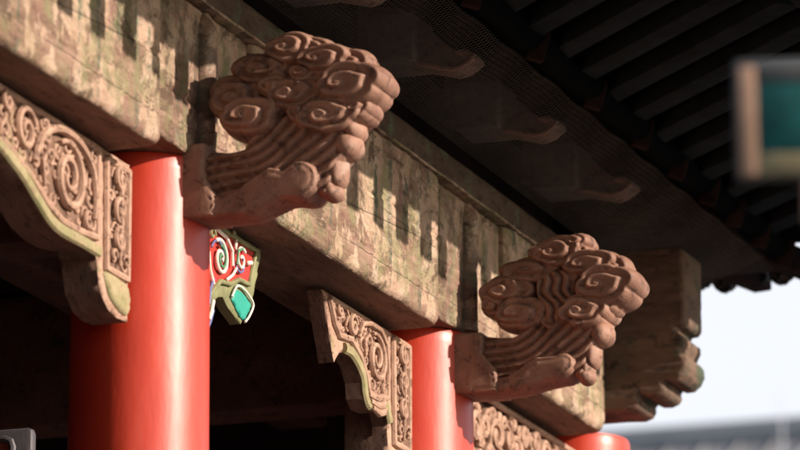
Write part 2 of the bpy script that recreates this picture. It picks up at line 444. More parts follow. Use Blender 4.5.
tag(make_beam('upper_board', -3.2, 4.06, 5.925, 6.06, .165, -.1, M['board'], amp=.004, r=.012, ridge=[], res=.016, seed=40), 'long dark brown board resting on the row of painted beams, below the netting', 'board')
mb = MB()
for i in range(60):
    x = -3.2+i*.121
    mb.box(x, x+.1195, -.217+.002*math.sin(i*1.7), -.10, 5.9165, 5.9235+.002*random.random())
tag(mb.build('ledge_strip', M['headblock'], smooth=False), 'thin pale ledge strip between the painted beams and the dark upper board', 'ledge')

# ------------------------------------------------------------------ cloud carvings
def curl_hf(cu, cv, ru, rv, T, turns, chir, ph0, off):
    ocu, ocv = cu+(off[0]-.16)*ru, cv+(off[1]-.06)*rv
    R_ = min(ru, rv)
    def hf(U, V, D):
        a = np.arctan2((V-ocv)/rv, (U-ocu)/ru)
        r = np.hypot((U-ocu)/ru, (V-ocv)/rv)
        rho = r/(r+D/R_+1e-6)                       # 1 on the outline, 0 at the eye
        wv = rho+.025*np.sin(3*a+ph0*9)*np.clip(rho*(1-rho)*4, 0, 1)
        p = (1-wv)/(.44 if turns > 1.9 else .55)+chir*a/(2*PI)+ph0*.25
        fr = p-np.floor(p)
        # each turn: steep outer riser, rolled crest, long slope down to the next riser
        k1 = np.clip(fr/.24, 0, 1); k2 = np.clip((fr-.24)/.76, 0, 1)
        ridge = np.where(fr < .24, k1*k1*(3-2*k1), 1-k2**1.5)
        amp = .0175*np.clip((rho-.08)/.16, 0, 1)
        return T-.012+.030*(1-wv)**.9+amp*(ridge-.4)
    return hf
def curl_outline(cu, cv, ru, rv, lob, ph0, seed):
    R = random.Random(seed); P = []
    for k in range(96):
        a = 2*PI*k/96
        s = abs(math.sin((lob-1)*(a+ph0)/2))**.6
        q = .87+.15*s+.02*math.sin(a*2+seed)
        P.append((cu+ru*q*math.cos(a), cv+rv*q*math.sin(a)))
    return P

def waves_hf(T, amp, field):
    def hf(U, V, D):
        p = field(U, V); fr = p-np.floor(p)
        s = np.where(fr < .72, np.sin(fr/.72*PI/2)**.9, np.cos((fr-.72)/.28*PI/2))
        return T+amp*(s-.5)+.0012*np.sin(U*70+V*50)
    return hf

def cloud(x, z0, lab, curls, balls, leaf, body, base, ctr, vein, extra=None):
    t = empty('cloud_carving', (x, 0, z0), lab, 'carving', 'projecting cloud carvings on the columns')
    side_plate('streaming_cloud_tail', catmull(body, 5), waves_hf(.050, .021, lambda U, V: np.hypot((U-ctr[0])*ctr[2], V-ctr[1])/ctr[3]+.22*np.sin(U*26+V*10)), M['cloud'], t, step=.0048, edge=.016, bulge=.004)
    def leaf_h(U, V, D):
        # long tongue with a hollow and a rolled rim, ending in a rounded knob
        on = np.clip((U-.36)/.06, 0, 1)
        hol = .010*np.exp(-((D-.017)/.006)**2)*on
        return .076+.006*np.clip(D/.03, 0, 1)*on-.003*np.exp(-((D-.016)/.004)**2)*on+.001*np.sin(U*40+V*33)
    side_plate('curling_leaf', catmull(leaf, 5), leaf_h, M['cloud'], t, step=.006, edge=.011, bulge=.003, rim=.7)
    def base_h(U, V, D): return .082+.0008*np.sin(U*50)*np.sin(V*44)-.003*np.exp(-((D-.010)/.003)**2)*(U > .24)
    side_plate('mounting_block', [(p[0], p[1]) for p in base], base_h, M['cloud'], t, step=.007, edge=.006, bulge=.0, rim=.92)
    for i, (cu, cv, ru, rv, T, turns, ch, p0, off, lob) in enumerate(curls):
        side_plate('cloud_curl', curl_outline(cu, cv, ru*1.10, rv*1.12, lob, p0, i*3+1), curl_hf(cu, cv, ru, rv, T+(.010, -.006, .004, -.002)[i % 4], turns, ch, p0, off), M['cloud'], t, step=.0034, edge=.015, bulge=.004, rim=.52)
    for (cu, cv, ru, rv, T) in balls:
        P = [(cu+ru*math.cos(2*PI*k/40), cv+rv*math.sin(2*PI*k/40)) for k in range(40)]
        side_plate('cloud_bead', P, lambda U, V, D, T=T: T+0*U, M['cloud'], t, step=.006, edge=min(ru, rv)*.95, bulge=.008, rim=.45)
    if extra: extra(t)
    return t

curls1 = [ # cu, cv, ru, rv, T, turns, chirality, phase, eye offset, lobes
 (.440, .288, .046, .036, .070, 1.8, -1, .3, (0, 0), 4), (.580, .300, .044, .036, .070, 1.8, 1, .6, (0, 0), 4), (.440, .235, .036, .030, .070, 1.6, -1, .2, (0, 0), 4),
 (.688, .205, .044, .036, .066, 1.8, 1, .6, (0, 0), 4), (.530, .318, .040, .030, .074, 1.6, 1, .6, (0, 0), 4), (.300, .215, .036, .032, .060, 1.6, 1, .1, (0, 0), 4), (.515, .205, .036, .030, .070, 1.6, 1, .4, (0, 0), 4),
 (.535, .385, .075, .044, .060, 2.0, 1, .2, (.2, .1), 4),
 (.455, .300, .070, .060, .048, 1.6, 1, .7, (0, 0), 5),
 (.660, .340, .062, .045, .064, 2.0, -1, .5, (-.2, 0), 4),
 (.485, .398, .072, .046, .074, 2.1, 1, .15, (.05, .05), 4),
 (.393, .350, .086, .047, .070, 2.0, 1, .6, (.2, .0), 4),
 (.594, .352, .078, .045, .079, 2.2, -1, .3, (-.05, .05), 4),
 (.318, .276, .083, .062, .068, 2.2, 1, .1, (.1, -.05), 5),
 (.673, .276, .097, .063, .082, 2.5, -1, .4, (-.15, .0), 5),
 (.499, .266, .083, .050, .080, 2.2, 1, .8, (.0, -.1), 4),
 (.367, .208, .084, .055, .081, 2.2, -1, .25, (-.05, -.05), 5),
 (.603, .190, .093, .055, .086, 2.5, 1, .55, (.05, -.1), 5)]
balls1 = [(.650, .104, .033, .034, .066), (.668, .150, .024, .026, .064), (.620, .040, .020, .050, .052), (.600, .000, .016, .036, .050), (.603, -.028, .021, .020, .054)]
leaf1 = [(.185, -.077), (.28, -.083), (.363, -.082), (.42, -.060), (.470, -.046), (.535, -.052), (.574, -.018), (.575, .025), (.545, .056), (.505, .058), (.475, .040), (.450, .046), (.422, .048), (.389, .030), (.35, .006), (.321, -.012), (.275, -.020), (.235, -.03), (.185, -.03)]
body1 = [(.20, .100), (.25, .118), (.299, .113), (.350, .128), (.41, .20), (.62, .20), (.655, .09), (.626, .04), (.600, -.040), (.541, -.03), (.40, -.05), (.22, -.06)]
base1 = [(.15, -.080), (.20, -.081), (.262, -.082), (.270, -.045), (.255, .0), (.232, .035), (.228, .075), (.236, .105), (.232, .136), (.19, .137), (.15, .137)]
cloud(-.02, 5.35, 'larger brown cloud carving in front, beside the largest red column, with spiralling curls', curls1, balls1, leaf1, body1, base1, (.235, .335, .80, .0285), (.535, .005))

curls2 = [
 (.470, .365, .045, .034, .064, 1.8, -1, .3, (0, 0), 4), (.585, .272, .040, .034, .066, 1.8, 1, .6, (0, 0), 4), (.300, .205, .040, .032, .060, 1.6, -1, .2, (0, 0), 4),
 (.690, .185, .042, .034, .066, 1.8, 1, .6, (0, 0), 4), (.590, .395, .040, .030, .060, 1.6, 1, .6, (0, 0), 4), (.500, .135, .036, .030, .066, 1.6, 1, .1, (0, 0), 4),
 (.56, .352, .070, .045, .058, 2.0, 1, .2, (.2, 0), 4),
 (.70, .300, .060, .046, .060, 2.0, -1, .6, (-.2, 0), 4),
 (.526, .366, .084, .052, .070, 2.1, 1, .1, (-.05, -.05), 4),
 (.424, .312, .100, .044, .072, 1.7, 1, .5, (.1, .1), 6),
 (.636, .316, .088, .048, .079, 2.2, -1, .3, (-.1, -.05), 5),
 (.349, .250, .090, .052, .076, 2.0, 1, .8, (.0, .0), 5),
 (.693, .241, .099, .064, .084, 2.4, -1, .45, (-.1, .0), 5),
 (.401, .173, .090, .055, .080, 2.0, -1, .2, (-.1, -.05), 5),
 (.615, .159, .084, .054, .086, 2.3, 1, .6, (.0, -.1), 5)]
balls2 = [(.662, .086, .032, .035, .066), (.630, .030, .020, .050, .052), (.612, -.015, .016, .036, .050), (.608, -.050, .021, .020, .054)]
leaf2 = [(.19, -.084), (.30, -.089), (.38, -.087), (.47, -.069), (.553, -.056), (.584, -.022), (.578, .008), (.552, .024), (.515, .019), (.478, .016), (.455, .018), (.425, .004), (.395, -.015), (.355, -.036), (.31, -.040), (.25, -.05), (.19, -.05)]
body2 = [(.205, .095), (.26, .107), (.328, .098), (.385, .108), (.44, .18), (.62, .20), (.655, .07), (.63, .02), (.605, -.05), (.54, -.04), (.40, -.06), (.22, -.06)]
base2 = [(.15, -.083), (.24, -.088), (.318, -.090), (.322, -.05), (.312, -.01), (.285, .018), (.266, .045), (.272, .085), (.266, .1125), (.19, .114), (.15, .114)]
def waves(t):
    P = [(.455, .275), (.50, .305), (.57, .30), (.60, .26), (.58, .20), (.56, .14), (.49, .13), (.46, .19)]
    side_plate('wavy_band', catmull(P, 5), waves_hf(.072, .022, lambda U, V: ((U-.52)*.9+(V-.22)*.35+.010*np.sin(V*62))/.030), M['cloud'], t, step=.0045, edge=.02, bulge=.004)
cloud(2.300, 5.33, 'smaller brown cloud carving farther away, beside the middle red column, with a wavy middle', curls2, balls2, leaf2, body2, base2, (.262, .305, .85, .0275), (.545, -.02), waves)

# ------------------------------------------------------------------ carved corner brackets (spandrels)
def spiral(cx, cz, r, turns, a0, ch=1, n=40, sq=1.0):
    return [(cx+r*(1-.86*k/n)*math.cos(a0+ch*turns*2*PI*k/n), cz+sq*r*(1-.86*k/n)*math.sin(a0+ch*turns*2*PI*k/n)) for k in range(n+1)]
def carve_tubes(paths, mb, o, rr, fl=1.3):
    for P, r in paths:
        n = len(P); rad = [r*rr*(.55+.45*math.sin(PI*min(1, (i+2)/(n+1)*1.0)**.6)) if i > n*.5 else r*rr*(.6+.4*min(1, i/(n*.2))) for i in range(n)]
        mb.tube([(p[0], -o, p[1]) for p in P], rad, 8, (1, fl), nrm=(0, 1, 0))
def flat_h(T, a=.0015):
    return lambda U, V, D: T+a*np.sin(U*60+V*20)*np.sin(V*80)
def filler(poly, n, r0, r1, seed, tube=.011):
    """pack spirals into a polygon"""
    R = random.Random(seed); A = [(p[0], p[1]) for p in poly]; out = []; cs = []
    us = [p[0] for p in A]; vs = [p[1] for p in A]
    def inside(u, v):
        c = False
        for i in range(len(A)):
            a, b = A[i], A[(i+1) % len(A)]
            if (a[1] > v) != (b[1] > v) and u < (b[0]-a[0])*(v-a[1])/(b[1]-a[1])+a[0]: c = not c
        return c
    def dd(u, v):
        m = 9
        for i in range(len(A)):
            a, b = Vector(A[i]), Vector(A[(i+1) % len(A)]); p = Vector((u, v)); ab = b-a
            tt = max(0, min(1, (p-a).dot(ab)/ab.length_squared)); m = min(m, (p-a-ab*tt).length)
        return m
    for k in range(n*60):
        u, v = R.uniform(min(us), max(us)), R.uniform(min(vs), max(vs))
        if not inside(u, v): continue
        r = min(dd(u, v)-.004, r1, *[math.hypot(u-c[0], v-c[1])-c[2]*.92 for c in cs]) if cs else min(dd(u, v)-.004, r1)
        if r < r0: continue
        if k < n*20 and r < (r0+r1)*.5: continue
        cs.append((u, v, r))
        if len(cs) >= n: break
    for i, (u, v, r) in enumerate(cs):
        a = R.uniform(0, 2*PI); ch = R.choice((1, -1))
        P = spiral(u, v, r*.9, 1.5 if r > .04 else 1.1, a, ch, 34)
        L_ = [(P[0][0]+ch*math.sin(a)*r*s*.9-math.cos(a)*0, P[0][1]-ch*math.cos(a)*r*s*.9) for s in (1.0, .5)]
        out.append((L_+P, tube*(.75+r*8)))
    return out
def rim(mb, P, o, r, w=1.0):
    q = P+[P[0]]; mb.tube([(p[0], -o, p[1]) for p in q], r, 8, (w, 1), nrm=(0, 1, 0))

GB = 'carved spandrel brackets under the beams'
# --- bay left of column one
def spandrel(x, lab, outline, panel, scrolls, small, lobe, edgepaint, back=-.05, seed=1):
    t = empty('carved_spandrel', (x, 0, 5.0), lab, 'bracket', GB)
    T = [(u, v-5.0) for u, v in outline]
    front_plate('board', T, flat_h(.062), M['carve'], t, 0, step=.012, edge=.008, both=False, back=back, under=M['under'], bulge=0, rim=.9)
    mb = MB()
    for P in (panel, small):
        q = resample([(u, v-5.0) for u, v in P], .03)
        rim(mb, [(p.x, p.y) for p in q], .066, .012, 1.0)
    mb.build('raised_border', M['carve'], t)
    # dark recessed ground just inside the borders
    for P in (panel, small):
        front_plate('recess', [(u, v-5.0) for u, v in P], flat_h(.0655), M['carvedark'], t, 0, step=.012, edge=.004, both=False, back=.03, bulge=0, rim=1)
    mb = MB(); carve_tubes([([(u, v-5.0) for u, v in P], r*.62) for P, r in scrolls], mb, .078, 1.0, 1.25)
    fill = [q for q in filler(panel, 46, .010, .030, seed, .0068)]+filler(small, 14, .010, .024, seed+1, .006)
    carve_tubes([([(u, v-5.0) for u, v in P], r) for P, r in fill], mb, .068, 1.0, 1.2)
    mb.build('scroll_carving', M['carve'], t)
    front_plate('lower_lobe', catmull([(u, v-5.0) for u, v in lobe], 4), flat_h(.072), M['greenedge'], t, 0, step=.01, edge=.01, both=False, back=.02, bulge=.002, rim=.9)
    mb = MB(); q = catmull([(u, v-5.0) for u, v in edgepaint], 6, False)
    mb.tube([(p.x, -.066, p.y) for p in q], .014, 8, (1.3, .8), nrm=(0, 1, 0)); mb.build('green_edge_band', M['greenedge'], t)
    return t
outl1 = [(-1.55, 5.404), (-.225, 5.404), (-.225, 4.944), (-.30, 4.940), (-.365, 4.95), (-.421, 4.99), (-.440, 5.04), (-.452, 5.08), (-.495, 5.095), (-.60, 5.080), (-.70, 5.078), (-.79, 5.09), (-.88, 5.125), (-.96, 5.165), (-1.09, 5.20), (-1.25, 5.24), (-1.40, 5.25), (-1.48, 5.20), (-1.55, 5.22)]
pan1 = [(-1.50, 5.385), (-.475, 5.385), (-.475, 5.13), (-.60, 5.12), (-.72, 5.12), (-.82, 5.145), (-.92, 5.19), (-1.09, 5.24), (-1.30, 5.29), (-1.50, 5.28)]
small1 = [(-.415, 5.375), (-.255, 5.375), (-.255, 5.06), (-.405, 5.06)]
sc1 = [(spiral(-.70, 5.245, .105, 1.9, 2.2, -1), .020), (spiral(-.99, 5.305, .068, 1.6, .4, 1), .017), (spiral(-1.27, 5.335, .045, 1.4, 2., -1), .014)]
arc = [(-.93, 5.235), (-.90, 5.30), (-.84, 5.345), (-.75, 5.37), (-.64, 5.362), (-.55, 5.32), (-.515, 5.25), (-.52, 5.17)]
sc1 += [([(p.x, p.y) for p in catmull(arc, 5, False)], .022), ([(-.86, 5.18), (-.88, 5.25), (-.84, 5.29)], .014), (spiral(-.56, 5.155, .03, 1.2, 1, 1), .012), (spiral(-.87, 5.355, .028, 1.2, 3, 1), .012), (spiral(-1.11, 5.355, .03, 1.2, 2, 1), .012), (spiral(-1.13, 5.27, .028, 1.2, 4, -1), .012)]
sc1 += [(spiral(-.335, 5.33, .038, 1.3, 1.5, 1), .013), (spiral(-.335, 5.245, .040, 1.3, 4.5, -1), .013), (spiral(-.335, 5.155, .038, 1.3, 1.5, 1), .013), ([(-.335, 5.37), (-.335, 5.30), (-.33, 5.20), (-.335, 5.08)], .012), (spiral(-.375, 5.10, .022, 1, 0, 1), .010), (spiral(-.29, 5.10, .022, 1, 3, -1), .010)]
spandrel(0, 'broad tan carved spandrel at the left edge, against the left side of the largest column', outl1, pan1, sc1, small1,
         [(-.245, 5.04), (-.41, 5.05), (-.385, 4.995), (-.33, 4.965), (-.25, 4.958)], [(-.455, 5.095), (-.60, 5.096), (-.72, 5.095), (-.80, 5.108), (-.90, 5.15), (-1.0, 5.193), (-1.2, 5.25)])
# --- bay two, left of column two
outl2 = [(-.995, 5.395), (-.195, 5.395), (-.195, 4.80), (-.36, 4.80), (-.40, 4.86), (-.41, 4.93), (-.395, 5.00), (-.40, 5.08), (-.43, 5.12), (-.52, 5.10), (-.60, 5.095), (-.64, 5.12), (-.65, 5.17), (-.70, 5.215), (-.74, 5.232), (-.80, 5.235), (-.84, 5.225), (-.885, 5.185)]
pan2 = [(-.955, 5.375), (-.43, 5.375), (-.43, 5.165), (-.53, 5.14), (-.60, 5.15), (-.625, 5.20), (-.68, 5.25), (-.76, 5.285), (-.865, 5.275), (-.91, 5.31)]
small2 = [(-.375, 5.375), (-.225, 5.375), (-.225, 5.03), (-.365, 5.03)]
sc2 = [(spiral(-.56, 5.265, .082, 1.9, 2.0, -1), .017), (spiral(-.77, 5.325, .038, 1.5, .4, 1), .014), (spiral(-.885, 5.350, .020, 1.1, 2.4, 1), .010),
       ([(-.72, 5.30), (-.69, 5.35), (-.62, 5.367), (-.53, 5.365), (-.47, 5.33), (-.452, 5.27), (-.46, 5.20)], .017), ([(-.66, 5.25), (-.67, 5.30), (-.63, 5.33)], .012), (spiral(-.49, 5.175, .022, 1.1, 1, 1), .011), ([(-.84, 5.31), (-.82, 5.345), (-.83, 5.365)], .010)]
sc2 += [(spiral(-.30, 5.33, .038, 1.3, 1.5, 1), .012), (spiral(-.30, 5.24, .040, 1.3, 4.5, -1), .012), (spiral(-.30, 5.15, .036, 1.3, 1.5, 1), .012), ([(-.30, 5.37), (-.297, 5.30), (-.295, 5.20), (-.30, 5.05)], .010), (spiral(-.335, 5.075, .022, 1, 0, 1), .009), (spiral(-.26, 5.085, .022, 1, 3, -1), .009)]
t = spandrel(2.308, 'tan carved spandrel against the left side of the middle column, with a plain slanted end', outl2, pan2, sc2, small2,
         [(-.215, 5.01), (-.37, 5.0), (-.375, 4.93), (-.365, 4.86), (-.33, 4.82), (-.215, 4.82)], [(-.405, 5.09), (-.44, 5.135), (-.52, 5.115), (-.60, 5.110), (-.632, 5.14), (-.65, 5.19), (-.70, 5.225), (-.76, 5.245), (-.82, 5.245)], back=.005, seed=9)
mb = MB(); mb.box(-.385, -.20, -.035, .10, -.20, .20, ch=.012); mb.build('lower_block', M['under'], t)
mb = MB()
for k in range(3): mb.tube([(-.59-k*.016, -.075, .10+k*.018), (-.54-k*.014, -.08, .090+k*.022), (-.49-k*.01, -.078, .105+k*.022), (-.455-k*.008, -.07, .125+k*.02)], [.008, .013, .013, .006], 8, nrm=(0, 1, 0))
mb.build('lotus_petal_carving', M['carve'], t)
# --- painted one right of column one
t = empty('painted_spandrel', (0, 0, 5.0), 'freshly painted red spandrel with white, blue and green scrolls, right of the largest column', 'bracket')
outR = [(.17, 5.405), (.825, 5.405), (.79, 5.31), (.745, 5.212), (.66, 5.138), (.62, 5.15), (.565, 5.165), (.52, 5.190), (.48, 5.180), (.44, 5.155), (.415, 5.13), (.38, 5.08), (.33, 5.05), (.17, 5.03)]
front_plate('board', [(u, v-5.0) for u, v in outR], flat_h(.050), M['gold'], t, 0, step=.012, edge=.006, both=False, back=.012, bulge=0, rim=.9)
panR = [(.20, 5.385), (.755, 5.385), (.715, 5.300), (.70, 5.268), (.62, 5.265), (.55, 5.235), (.47, 5.225), (.42, 5.19), (.36, 5.14), (.20, 5.10)]
front_plate('red_panel', [(u, v-5.0) for u, v in panR], flat_h(.054), M['redp'], t, 0, step=.012, edge=.004, both=False, back=.0, bulge=0, rim=1)
mb = MB(); rim(mb, [(p.x, p.y) for p in resample([(u, v-5.0) for u, v in panR], .03)], .056, .008); mb.build('gold_border', M['gold'], t)
def tubes(name, mat, L_, o=.064):
    for P, r in L_:
        mb = MB(); mb.tube([(p[0], -o, p[1]-5.0) for p in P], r*.60, 8, (1, .9), nrm=(0, 1, 0)); mb.build(name, mat, t)
tubes('white_scroll', M['white'], [(spiral(.455, 5.29, .060, 1.5, 2.3, -1), .010), (spiral(.62, 5.325, .040, 1.3, .8, 1), .009), ([(.34, 5.30), (.36, 5.355), (.42, 5.372), (.50, 5.365), (.545, 5.335), (.55, 5.29)], .010), ([(.57, 5.345), (.575, 5.375)], .010), ([(.70, 5.335), (.665, 5.325)], .012), ([(.40, 5.20), (.37, 5.24), (.36, 5.29)], .010), ([(.50, 5.235), (.55, 5.262), (.58, 5.29)], .008), ([(.365, 5.085), (.385, 5.11), (.40, 5.15)], .011)])
tubes('green_scroll', M['green'], [(spiral(.455, 5.29, .040, 1.2, 2.0, -1), .007), ([(.575, 5.30), (.585, 5.345), (.62, 5.36)], .007)], .068)
tubes('blue_scroll', M['blue'], [(spiral(.455, 5.29, .075, .45, 2.9, -1, 20), .006), (spiral(.62, 5.325, .053, .5, -2.6, 1, 20), .006), ([(.365, 5.13), (.375, 5.18), (.40, 5.215)], .009), ([(.36, 5.06), (.38, 5.085), (.40, 5.12)], .008)], .064)
tubes('gold_bud', M['gold'], [(spiral(.375, 5.345, .022, 1, 0, 1, 16), .009), (spiral(.54, 5.385, .012, .6, 0, 1, 10), .008)], .070)
front_plate('teal_leaf', catmull([(u, v-5.0) for u, v in [(.600, 5.172), (.565, 5.20), (.60, 5.228), (.65, 5.232), (.70, 5.220), (.722, 5.208), (.69, 5.172), (.66, 5.150)]], 3), flat_h(.060), M['teal'], t, 0, step=.01, edge=.006, both=False, back=.02, bulge=0, rim=.9)
mb = MB(); mb.tube([(p.x, -.058, p.y-5.0) for p in catmull([(.56, 5.198), (.60, 5.240), (.65, 5.244), (.70, 5.232), (.733, 5.212), (.70, 5.170), (.665, 5.144)], 5, False)], .0038, 8, nrm=(0, 1, 0)); mb.build('white_leaf_edge', M['white'], t)
# --- bay three: a panel of dense scrolls
t = empty('scroll_panel', (2.308, 0, 5.0), 'dense tan openwork scroll panel right of the middle column, under the farthest beam', 'panel')
outP = [(.16, 5.385), (1.56, 5.385), (1.56, 5.02), (1.3, 4.95), (1.1, 5.0), (.9, 5.06), (.75, 5.0), (.5, 4.92), (.16, 4.85)]
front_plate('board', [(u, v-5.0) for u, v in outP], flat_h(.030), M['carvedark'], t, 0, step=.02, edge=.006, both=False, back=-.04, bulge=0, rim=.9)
mb = MB(); inner = [(u, v) for u, v in [(.19, 5.372), (1.54, 5.372), (1.54, 5.04), (1.3, 4.97), (.9, 5.08), (.75, 5.02), (.5, 4.94), (.19, 4.87)]]
carve_tubes([([(u, v-5.0) for u, v in P], r) for P, r in filler(inner, 95, .020, .062, 5, .0125)], mb, .045, 1.15, 1.6)
mb.build('scroll_carving', M['carve'], t)
mb = MB(); mb.tube([(.17, -.055, .378), (1.56, -.055, .378)], .011, 8, nrm=(0, 1, 0)); mb.tube([(.40, -.05, .385), (.40, -.05, .0)], .0, 4); mb.build('top_moulding', M['carve'], t)

# ------------------------------------------------------------------ corner beam end
prof = [(-.1, 6.108), (.214, 6.107), (.47, 6.09), (.483, 6.08), (.483, 5.95), (.482, 5.822), (.470, 5.808), (.448, 5.806), (.441, 5.792), (.456, 5.782), (.477, 5.765), (.478, 5.742), (.466, 5.722), (.461, 5.708), (.478, 5.700), (.490, 5.682), (.491, 5.655), (.478, 5.626), (.455, 5.607), (.425, 5.605), (.409, 5.612), (.402, 5.600), (.406, 5.583), (.395, 5.566), (.370, 5.556), (.338, 5.558), (.316, 5.570), (.307, 5.560), (.309, 5.540), (.298, 5.522), (.270, 5.512), (.20, 5.515), (-.1, 5.515)]
t = empty('carved_beam_end', (3.925, 0, 5.5), 'dark square beam end with knobbed lower profile, projecting beside the sky above the farthest column', 'beam end')
def cb_h(U, V, D):
    return .115+.0016*np.sin(V*95+2*np.sin(U*7))+.001*np.sin(V*210+U*12)-.006*np.exp(-((V-.40)/.006)**2)
side_plate('body', [(a, b-5.5) for a, b in prof], cb_h, M['corner'], t, 0, step=.010, edge=.008, bulge=0, rim=.93)

# ------------------------------------------------------------------ bracket noses behind the net
np_ = [(.05, 6.30), (.05, 6.24), (.20, 6.205), (.33, 6.172), (.375, 6.160), (.41, 6.168), (.455, 6.198), (.452, 6.212), (.42, 6.225), (.385, 6.232), (.34, 6.262), (.295, 6.31), (.26, 6.345), (.20, 6.39), (.12, 6.44), (.05, 6.46)]
ords = ['nearest', 'second', 'third', 'fourth', 'fifth', 'sixth', 'seventh', 'eighth']
locs = ['pointed bracket nose above the netting at the left edge, outside the picture', 'pointed bracket nose hidden above the largest red column',
        'pointed bracket nose behind the netting, just above the first cloud carving', 'pointed bracket nose behind the netting, highest of the three plainly visible',
        'pointed bracket nose behind the netting, middle of the three plainly visible', 'pointed bracket nose behind the netting, lowest of the three, above the second cloud carving',
        'pointed bracket nose in the dark above the corner beam end']
for i, X in enumerate((-1.7, -.85, .0+.02, .85, 1.69, 2.53, 3.36)):
    t = empty('bracket_nose', (X, 0, 6.1), locs[i], 'bracket', 'pointed bracket noses under the eave')
    side_plate('nose_body', [(a, b-6.1) for a, b in np_], flat_h(.045, .001), M['nose'], t, 0, step=.014, edge=.006, bulge=0, rim=.95)
    mb = MB(); e = [(-.048, -p[0], p[1]-6.1) for p in [(.05, 6.247), (.20, 6.212), (.33, 6.179), (.375, 6.168), (.41, 6.175), (.448, 6.200)]]
    mb.tube(e, .0085, 6, nrm=(1, 0, 0)); mb.tube([(-.048, -p[0], p[1]-6.1) for p in [(.448, 6.200), (.42, 6.218), (.385, 6.224)]], [.012, .014, .006], 6, nrm=(1, 0, 0))
    mb.build('pale_edge', M['nosedge'], t)
    mb = MB(); mb.box(-.10, .10, -.26, -.10, .07+.03, .26, ch=.01); mb.build('bracket_block', M['nose'], t)

# ------------------------------------------------------------------ netting (diamond wire mesh from the beam top out to the eave)
mb = MB(); sx, n2 = .0185, 26
A0, A1 = Vector((0, -.205, 6.068)), Vector((0, -.60, 6.192))
def npnt(x, t):
    s = .010*math.sin(x*7.3)*math.sin(PI*t)+.005*math.sin(x*17+t*5)*t
    p = A0.lerp(A1, t); return Vector((x, p.y, p.z-.03*math.sin(PI*t)+s))
nx = int((4.45+.6)/sx); hw = .00085
def strip(a, b):
    d = (b-a).normalized(); u = Vector((0, .3, 1)).cross(d).normalized()*hw; w_ = d.cross(u)
    v = [a+u, a-u*.5+w_*.87, a-u*.5-w_*.87, b+u, b-u*.5+w_*.87, b-u*.5-w_*.87]
    mb.add(v, [(0, 1, 4, 3), (1, 2, 5, 4), (2, 0, 3, 5)])
for i in range(nx):
    for j in range(n2):
        x = -.6+i*sx+(sx/2 if j % 2 else 0)
        a = npnt(x, j/n2)
        strip(a, npnt(x+sx/2, (j+1)/n2)); strip(a, npnt(x-sx/2, (j+1)/n2))

tag(mb.build('wire_netting', M['net'], smooth=False), 'fine wire netting stretched from the beam top to the eave, over the bracket noses', 'netting')

# ------------------------------------------------------------------ eave
t = empty('eave', (0, -.6, 6.2), 'dark overhanging eave with slanting rafters filling the upper right', 'eave')
def loc(mbx): mbx.v = [(a, b+.6, c-6.2) for a, b, c in mbx.v]; return mbx
def xend(o): return 4.78+.10*(o-.2)
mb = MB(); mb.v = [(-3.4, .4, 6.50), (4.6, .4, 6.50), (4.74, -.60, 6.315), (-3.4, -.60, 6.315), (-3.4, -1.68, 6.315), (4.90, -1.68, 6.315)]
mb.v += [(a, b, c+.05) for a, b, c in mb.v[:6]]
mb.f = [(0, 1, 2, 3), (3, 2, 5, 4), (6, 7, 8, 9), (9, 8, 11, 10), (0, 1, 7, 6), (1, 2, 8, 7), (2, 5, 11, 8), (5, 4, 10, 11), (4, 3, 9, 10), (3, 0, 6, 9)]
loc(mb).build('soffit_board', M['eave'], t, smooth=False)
mb = MB(); mb.box(3.95, 4.72, -.58, .10, 6.20, 6.36, ch=.02); loc(mb).build('corner_timber', M['dark'], t)
mb = MB()
mb.tube([(-3.4+.1*k, -.62+.01*math.sin(k*1.3), 6.262+.006*math.sin(k*2.1)) for k in range(81)], .050, 14); loc(mb).build('eave_purlin', M['eave'], t)
for i in range(36):
    x = -3.2+i*.27; hx = min(1.0, (4.72-x))
    if hx < .1: continue
    mb = MB()
    # slanting rafter: runs outward and back toward the near end
    a = Vector((x, -.62, 6.287)); e = Vector((x-.86, -1.50, 6.287)); d = (e-a); Ln = d.length; ang = math.atan2(d.y, d.x)
    Mx = Matrix.Translation(a) @ Matrix.Rotation(ang, 4, 'Z')
    mb.box(0, Ln, -.045, .045, -.030, .027, Mx, ch=.006)
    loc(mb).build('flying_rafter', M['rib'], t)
for i, x in enumerate([-1.9, -1.3, -.75, -.2, .35, .72, 1.08, 1.70, 2.30, 2.82, 3.24, 3.62, 3.94, 4.27, 4.58]):
    mb = MB(); Mx = Matrix.Translation((x, -.655, 6.235)) @ Matrix.Rotation(.5, 4, 'Z') @ Matrix.Rotation(.25, 4, 'X')
    mb.box(-.020, .020, -.02, .04, -.055, .05, Mx, ch=.008); loc(mb).build('rafter_end', M['rafterred'], t)
for i in range(37):
    x = -3.3+i*.222
    mb = MB(); mb.box(x-.052, x+.052, -1.69, -1.58, 6.178, 6.314, ch=.01); loc(mb).build('square_rafter_tip', M['rib'], t)
# drip tiles and gable-end rafters along the far end of the eave
for i in range(15):
    o = .10+i*.108; x = xend(o)+.02
    mb = MB(); P = []; rr = random.uniform(.040, .050); dz = .018*math.sin(i*2.3)
    for k in range(13):
        a = PI*k/12; P.append((o+rr*math.cos(a), 6.25-(rr*.95)*math.sin(a)))
    P += [(o-rr, 6.33), (o+rr, 6.33)]
    v, f = relief(P, flat_h(.012), step=.012, edge=.005, bulge=0)
    mb.add([(x+.10+q[2]+(.06 if i % 2 else 0)+random.uniform(-.02, .02), -q[0], q[1]+dz) for q in v], f); loc(mb).build('drip_tile', M['tile'], t)
for i in range(6):
    o = .30+i*.26; mb = MB(); Mx = Matrix.Translation((xend(o)-.25, -o, 6.262)) @ Matrix.Rotation(-.25, 4, 'Z')
    mb.box(0, .52, -.04, .04, -.050, .045, Mx, ch=.008); loc(mb).build('end_rafter', M['rafterred'], t)
